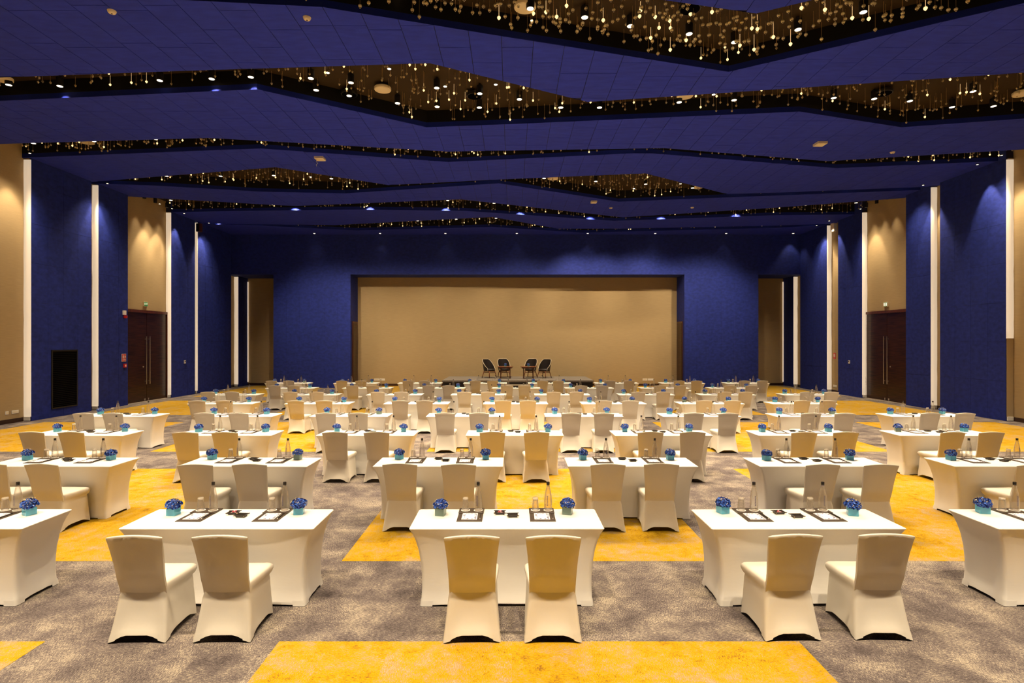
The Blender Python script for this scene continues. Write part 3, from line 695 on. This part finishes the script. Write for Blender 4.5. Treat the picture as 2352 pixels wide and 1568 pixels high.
for k in range(2):
    e = empty('banquet_table', (0,-60,0), label='x', cat='table')
    table_mesh(k).build('table_cover', M['cloth'], e, 60)
    lo_ = rr(HX-.095, HX-.095, -(HY-.047), HY-.047, .03, 18, 7); up_ = rr(HX-.1, HX-.1, -(HY-.052), HY-.052, .033, 18, 7)
    N_ = len(lo_)
    starts = [i for i, p in enumerate(lo_) if p[3] is None and (lo_[i-1][3] is not None)]
    for i0 in starts:
        idx = [(i0-1+q) % N_ for q in range(6)]
        MB().loft([[(lo_[i][0]*1.001, lo_[i][1]*1.002, .004) for i in idx], [(up_[i][0]*1.0015, up_[i][1]*1.003, .055) for i in idx]], False, False, False).build('foot_pocket', M['cloth'], e, True)
    tables.append(e)

# ------------------------------------------------------------------ chair with stretch cover (sitter faces +Y)
def chair_parts(e, seed):
    r = random.Random(seed)
    lv = [(.008,.238,.222,-.285,.232,.02, .058,.050),(.03,.238,.221,-.281,.232,.022,.052,.044),(.07,.233,.219,-.270,.230,.025,.036,.03),(.15,.224,.215,-.250,.224,.03,.012,.01),(.26,.212,.211,-.228,.217,.035,0,0),(.34,.203,.208,-.214,.212,.035,0,0),(.375,.195,.203,-.207,.210,.035,0,0),
          (.396,.196,.220,-.203,.232,.04,0,0),(.425,.197,.232,-.200,.244,.045,0,0),(.450,.196,.230,-.198,.241,.045,0,0),(.466,.190,.216,-.195,.226,.045,0,0),(.474,.170,.185,-.185,.195,.04,0,0)]
    loops = []
    for z, xr, xf, yr, yf, rad, a1, a2 in lv:
        pu = .012*math.sin(min(1, z/.40)*PI) if z < .4 else 0
        loops.append(loop3(rr(xr, xf, yr, yf, rad, 10, 9), z, (a1, a2, a2*.7, a2), (pu, pu*.8, pu*.5, pu*.8)))
    MB().loft(loops, False, True).build('seat_skirt', M['cover'], e, 50)
    # backrest: curved slab wider at the top
    nz, nx = 12, 12; rear, frnt = [], []
    for k in range(nz+1):
        t = k/nz; z = .375 + .505*t; wd = .194 + .036*t**1.9; g_ = min(1, t/.36); g_ = g_*g_*(3-2*g_); yc = -.186 - .026*g_ - .006*t - .095*t**1.7; th = .030 + .012*math.sin(PI*min(1,t*1.1))**.5
        if k == nz: z -= .004
        R_, F_ = [], []
        for i in range(nx+1):
            s = -1 + 2*i/nx; arch = .022*(1-s*s)*t**2; bow = -.014*(1-s*s)*g_
            dent = .010*math.exp(-((s/.28)**2))*math.exp(-(((t-.90)/.05)**2)); belly = -.004*math.exp(-(((t-.22)/.05)**2))
            ed = .010*max(0, abs(s)-.86)/.14
            R_.append((s*wd, yc + bow - th/2 + dent + belly + ed, z+arch)); F_.append((s*wd, yc + bow + th/2 - ed, z+arch))
        rear.append(R_ + F_[::-1])
    # pinch the top rim a little so that it reads as a rounded pad
    topl = [(x*.99, y*.92 + .08*(-.313), z+.010) for x, y, z in rear[-1]]
    n2 = nx+1
    m = MB(); full = rear + [topl]; m.loft(full, True, False)
    o_ = len(m.v) - len(topl)
    for i in range(nx): m.f.append((o_+i, o_+i+1, o_+2*n2-2-i, o_+2*n2-1-i)); m.mi.append(0)
    m.build('backrest', M['cover'], e, 50)
    lo_ = rr(.238,.222,-.285,.232,.02,10,9); up_ = rr(.233,.219,-.270,.230,.025,10,9); N_ = len(lo_)
    starts = [i for i, p in enumerate(lo_) if p[3] is None and (lo_[i-1][3] is not None)]
    for i0 in starts[:2]:
        idx = [(i0-1+q) % N_ for q in range(6)]; dz = [.02,.006,0,0,.006,.02]
        MB().loft([[(lo_[i][0]*1.012, lo_[i][1]*1.010, .006+d*.9) for i, d in zip(idx, dz)], [(up_[i][0]*1.014, up_[i][1]*1.014, .058+d*.8) for i, d in zip(idx, dz)]], False, False, False).build('foot_pocket', M['cover'], e, True)
chair0 = empty('banquet_chair', (0,-60,0), label='x', cat='chair'); chair_parts(chair0, 1)

# ------------------------------------------------------------------ things on the tables
def vase_proto(k):
    e = empty('flower_vase', (0,-60,0), label='x', cat='vase'); r = random.Random(90+k); g = M[('teal_glass','teal_glass','green_glass')[k]]
    a = .046; t = .004; h = .072
    L0 = [[(sx*q, sy*q, z) for sx, sy in ((-1,-1),(1,-1),(1,1),(-1,1))] for q, z in ((a-.002,0),(a,.003),(a,h),(a-t,h),(a-t,.008))]
    v_ = MB().loft(L0, True, True).build('glass_cube', g, e)
    MB().box(-a+t+.001,-a+t+.001,.009,a-t-.001,a-t-.001,.05).build('water', M['water'] if k < 2 else M['green_glass'], e)
    m = MB()
    for i in range(6): an = r.uniform(0, 6.3); m.tube([(.015*math.cos(an), .015*math.sin(an), .012), (.035*math.cos(an+.5), .035*math.sin(an+.5), .09)], .0025, 4)
    m.build('stems', M['stem'], e)
    m = MB(); sp = MB(); 
    for i in range(95):
        an = r.uniform(0, 2*PI); ph = math.asin(r.uniform(-.25, 1)); R = r.uniform(.86, 1.06)
        d = Vector((math.cos(an)*math.cos(ph), math.sin(an)*math.cos(ph), math.sin(ph))); c = Vector((d.x*.070*R, d.y*.070*R, .098 + d.z*.052*R))
        n = (d + Vector((r.uniform(-.6,.6), r.uniform(-.6,.6), r.uniform(-.3,.6)))).normalized(); u = n.orthogonal().normalized(); v = n.cross(u); s = r.uniform(.012, .021)
        m.add([c, c+u*s+n*.006, c+(u+v)*s*.8+n*.002, c+v*s+n*.006, c+(v-u)*s*.8, c-u*s+n*.006, c-(u+v)*s*.8, c-v*s+n*.005, c+(u-v)*s*.8], [(0,1,2,3),(0,3,4,5),(0,5,6,7),(0,7,8,1)])
    for i in range(34):
        an = r.uniform(0, 2*PI); ph = math.asin(r.uniform(-.1, 1)); d = Vector((math.cos(an)*math.cos(ph), math.sin(an)*math.cos(ph), math.sin(ph))); R = r.uniform(1.0, 1.28)
        c = (d.x*.070*R, d.y*.070*R, .098+d.z*.055*R); q = r.uniform(.003,.0058)
        sp.add([(c[0]-q,c[1],c[2]),(c[0]+q,c[1],c[2]),(c[0],c[1]-q,c[2]),(c[0],c[1]+q,c[2]),(c[0],c[1],c[2]-q),(c[0],c[1],c[2]+q)], [(0,2,5),(2,1,5),(1,3,5),(3,0,5),(2,0,4),(1,2,4),(3,1,4),(0,3,4)])
    m.lathe([(.03,.075),(.055,.085),(.06,.11),(.03,.138)], 10)
    b_ = m.build('blossoms', M['petal'], e, fix=False); b_['kind'] = 'stuff'
    s_ = sp.build('sprigs', M['sprig'], e, fix=False); s_['kind'] = 'stuff'
    return e
vases = [vase_proto(k) for k in range(3)]
bottle0 = empty('water_bottle', (0,-60,0), label='x', cat='bottle')
MB().lathe([(.036,0),(.040,.006),(.0405,.06),(.040,.11),(.036,.15),(.028,.195),(.020,.235),(.0155,.255),(.0145,.262)], 16, bottom=True, top=False).build('bottle_glass', M['clear_glass'], bottle0, 60)
MB().lathe([(.034,.005),(.0375,.01),(.038,.06),(.0375,.11),(.0335,.15),(.0255,.195),(.018,.23)], 12).build('water', glassy('water', (.70,.62,.5), .95, .06, .06, .35), bottle0, True)
MB().lathe([(.0165,.258),(.0165,.262),(.0155,.264),(.0165,.266),(.0165,.286),(.014,.289)], 12).build('cap', M['cap'], bottle0, 40)
MB().lathe([(.0172,.242),(.0172,.250)], 12).build('neck_ring', M['clear_glass'], bottle0)
m = MB()
for k in range(9):
    z = .055+k*.0115; r_ = .0412
    for (a0, a1) in ((-1.9,-1.72), (-1.68,-1.55)) if k % 3 else ((-1.88,-1.58),):
        m.add([(r_*math.cos(a0), r_*math.sin(a0), z), (r_*math.cos(a1), r_*math.sin(a1), z), (r_*math.cos(a1), r_*math.sin(a1), z+.007), (r_*math.cos(a0), r_*math.sin(a0), z+.007)], [(0,1,2,3)])
m.build('printed_lettering', M['ink'], bottle0)
glass0 = empty('tumbler', (0,-60,0), label='x', cat='glass')
MB().lathe([(.0355,0),(.0355,.003),(.0335,.04),(.0305,.085),(.0285,.103),(.0275,.106),(.030,.110),(.030,.126),(.026,.130)], 16, bottom=False).lathe([(.0325,.001),(.0305,.04),(.0275,.085),(.0255,.102)], 16, bottom=False).build('glass_body', M['clear_glass'], glass0, 60)
MB().lathe([(.026,.107),(.027,.113),(.026,.124)], 14).build('thick_base', glassy('thick_glass', (.80,.74,.64), .6, .05, .1), glass0, True)
coaster0 = empty('paper_coaster', (0,-60,0), label='x', cat='coaster')
MB().loft([[((.046+.002*math.cos(12*2*PI*i/48))*math.cos(2*PI*i/48), (.046+.002*math.cos(12*2*PI*i/48))*math.sin(2*PI*i/48), z) for i in range(48)] for z in (0,.0015)], True, True).build('disc', M['coaster'], coaster0)
pad0 = empty('desk_pad', (0,-60,0), label='x', cat='desk pad')
MB().cbox(-.125,-.205,0,.125,.205,.006,.002).build('board', M['leather'], pad0)
MB().cbox(-.128,.045,.0062,.128,.207,.014,.002).build('header_flap', M['leather'], pad0)
pp = MB().box(-.076,-.099,0,.076,.099,.004).build('note_sheet', M['paper'], pad0, loc=(-.005, -.06, .0062))
MB().tube([(.1,-.13,.0105),(.1,.03,.0105)], .004, 6).build('pen', M['pen'], pad0); MB().tube([(.1,-.148,.0105),(.1,-.131,.0105)], [.002,.004], 6).build('pen_tip', M['white'], pad0)
tray0 = empty('leather_tray', (0,-60,0), label='x', cat='tray')
a, b = .040, .030
m = MB().box(-a,-b,0,a,b,.003)
for sx, sy in ((0,1),(0,-1),(1,0),(-1,0)):
    if sx == 0: A = [(-a,sy*b,.001),(a,sy*b,.001),(a+.012,sy*(b+.011),.026),(-a-.012,sy*(b+.011),.026)]; off = Vector((0,-sy*.004,0))
    else: A = [(sx*a,-b,.001),(sx*a,b,.001),(sx*(a+.011),b+.012,.026),(sx*(a+.011),-b-.012,.026)]; off = Vector((-sx*.004,0,0))
    m.add(A + [tuple(Vector(p)+off) for p in A], [(0,1,2,3),(7,6,5,4),(3,2,6,7),(0,3,7,4),(1,5,6,2)])
m.build('tray_body', M['leather_in'], tray0)
for sx in (-1,1):
    for sy in (-1,1):
        MB().tube([(sx*(a+.004), sy*(b+.003), .018), (sx*(a+.02), sy*(b+.018), .022)], .005, 5).build('corner_pinch', M['leather'], tray0)
        MB().lathe([(0.001,-.004),(.004,0),(.001,.004)], 6).build('stud', M['brass'], tray0, True, (sx*(a+.008), sy*(b+.014), .016))
candy0 = empty('candy', (0,-60,0), label='x', cat='candy')
MB().tube([(-.022,0,0),(-.015,0,0),(-.012,0,0),(.012,0,0),(.015,0,0),(.022,0,0)], [.007,.003,.0075,.0075,.003,.007], 8).build('wrapped_sweet', M['candy'], candy0, 50); MB().lathe([(.0077,-.004),(.0077,.004)], 8).build('band', M['white'], candy0).rotation_euler = (0, PI/2, 0)

ROWS = [(5.86, [-5.50,-2.77,-.05,2.78,5.46]), (8.47, [-6.53,-3.78,-1.04,1.70,4.39,7.12]), (11.06, [-8.15,-5.40,-2.74,.05,2.83,5.51,8.14]),
        (13.70, [-9.25,-6.51,-3.82,-1.10,1.69,4.44,7.08,9.77]), (16.35, [-8.20,-5.48,-2.70,.10,2.87,5.62,8.22]), (18.95, [-9.25,-6.62,-3.87,-1.10,1.65,4.42,7.08,9.80]),
        (21.55, [-8.30,-5.44,-2.68,.15,2.90,5.72,8.30]), (24.05, [-9.42,-6.56,-3.88,-1.13,1.58,4.40,7.16,9.86])]
RN = ['front row', 'second row', 'third row', 'fourth row', 'fifth row', 'sixth row', 'seventh row', 'last row']
ON = ['leftmost', 'second', 'third', 'fourth', 'fifth', 'sixth', 'seventh', 'eighth']
CH1 = {(0,1): [(-.345,0),(.355,.01)], (0,2): [(-.29,.0),(.39,-.0)], (0,3): [(-.44,.05),(.34,.07)], (1,2): [(-.42,.03),(.34,-.02)], (1,3): [(-.45,0),(.27,.03)]}
nT = nC = 0
def off(x, y, a, cx, cy): return (cx + x*math.cos(a) - y*math.sin(a), cy + x*math.sin(a) + y*math.cos(a))
for r, (yb, cxs) in enumerate(ROWS):
    n = len(cxs)
    for i, cx in enumerate(cxs):
        q = random.Random(r*31+i*7+5)
        where = ('rightmost table' if i == n-1 else 'leftmost table' if i == 0 else ON[i]+' table from left') + ', ' + RN[r]
        cy_ = yb - HY; az = q.uniform(-.012, .012)
        near = r < 3
        tl = ('rightmost' if i == n-1 else ON[i] + ('' if i == 0 else ' from left')) + ' in the ' + RN[r]
        dup(tables[(r+i) % 2], (cx, cy_, 0), az, 'long table in a white stretch cover, ' + tl, 'white covered tables in the ' + RN[r], skip=() if near else ('foot_pocket',))
        jit = CH1.get((r, i)) or [(-.37+q.uniform(-.05,.05), q.uniform(-.05,.02)), (.36+q.uniform(-.05,.05), q.uniform(-.05,.02))]
        gap = .315 if r == 0 else .222
        for k in range(2):
            sd = ('left', 'right')[k]
            dx, dy = jit[k]; X, Y = cx+dx, cy_-HY-gap+dy*.6
            if abs(X)*F/max(.5, Y) > 1176 + .3*F/Y: continue
            rz = q.uniform(-.05,.05) + (0.06 if (r, i, k) == (0,3,0) else 0)
            dup(chair0, (X, Y, 0), rz, '%s white covered chair at the %s' % (sd, where), 'white covered chairs in the ' + RN[r], skip=() if near else ('foot_pocket',))
        zt = .7525
        for k, px in enumerate((-.365, .36)):
            sd = ('left', 'right')[k]
            P = off(px+q.uniform(-.01,.01), .095, az, cx, cy_); X, Y = P
            if abs(X)*F/Y > 1176 + .2*F/Y: continue
            rz = az + q.uniform(-.02,.02)
            dup(pad0, (X, Y, zt), rz, '%s brown leather desk pad on the %s' % (sd, where), 'desk pads in the ' + RN[r], skip=() if r < 4 else ('pen','pen_tip'))
            for gx, pr, lab, gr in ((-.062, glass0, 'upside-down tumbler, %s pad, %s', 'tumblers in the '), (.068, bottle0, 'clear water bottle, %s pad, %s', 'water bottles in the ')):
                x2, y2 = off(gx, .125, rz, X, Y)
                dup(coaster0, (x2, y2, zt+.0142), 0, 'white coaster under the %s, %s pad, %s' % ('tumbler' if pr is glass0 else 'bottle', sd, where), 'paper coasters in the ' + RN[r])
                dup(pr, (x2, y2, zt+.0158), q.uniform(-.25,.25), lab % (sd, where), gr + RN[r], skip=() if r < 3 else ('printed_lettering', 'neck_ring', 'water'))
        for k, px in enumerate((-.655, .625)):
            sd = ('left', 'right')[k]; X, Y = off(px+q.uniform(-.03,.03), .13+q.uniform(-.03,.05), az, cx, cy_)
            if abs(X)*F/Y > 1176 + .1*F/Y: continue
            dup(vases[2 if (r, i) == (0,2) or q.random() < .15 else q.choice((0,1))], (X, Y, zt), q.uniform(-.5,.5), 'blue flower vase, %s end, %s' % (sd, where), 'flower vases in the ' + RN[r])
        for k, (px, py) in enumerate(((-.06, .155), (.06, .045))):
            X, Y = off(px+q.uniform(-.015,.015), py+q.uniform(-.02,.02), az, cx, cy_)
            if abs(X)*F/Y > 1176: continue
            a0 = q.uniform(-.1,.1)
            dup(tray0, (X, Y, zt), a0, '%s leather tray on the %s' % (('rear', 'nearer')[k], where), 'leather trays in the ' + RN[r], skip=() if r < 3 else ('stud', 'corner_pinch'))
            if r == 0 and k == 0:
                for c_ in range(3):
                    x2, y2 = X + (-.018, .016, 0)[c_], Y + (-.008, .006, .012)[c_]
                    dup(candy0, (x2, y2, zt+.0115 + (.012 if c_ == 2 else 0)), (.3, -.4, .9)[c_], 'pink wrapped sweets in a leather tray on the ' + where, 'pink sweets on the ' + where)
# flowers on the stage tables
for x, lab in ((-.34, 'cube vase of blue flowers on the left stage table'), (.84, 'cube vase of blue flowers on the right stage table')):
    dup(vases[0], (x, 28.9, .603+.6155), .3, lab)
# the working originals are not part of the scene
for p in tables + vases + [chair0, bottle0, glass0, coaster0, pad0, tray0, candy0]:
    for ch in list(p.children): bpy.data.objects.remove(ch)
    bpy.data.objects.remove(p)
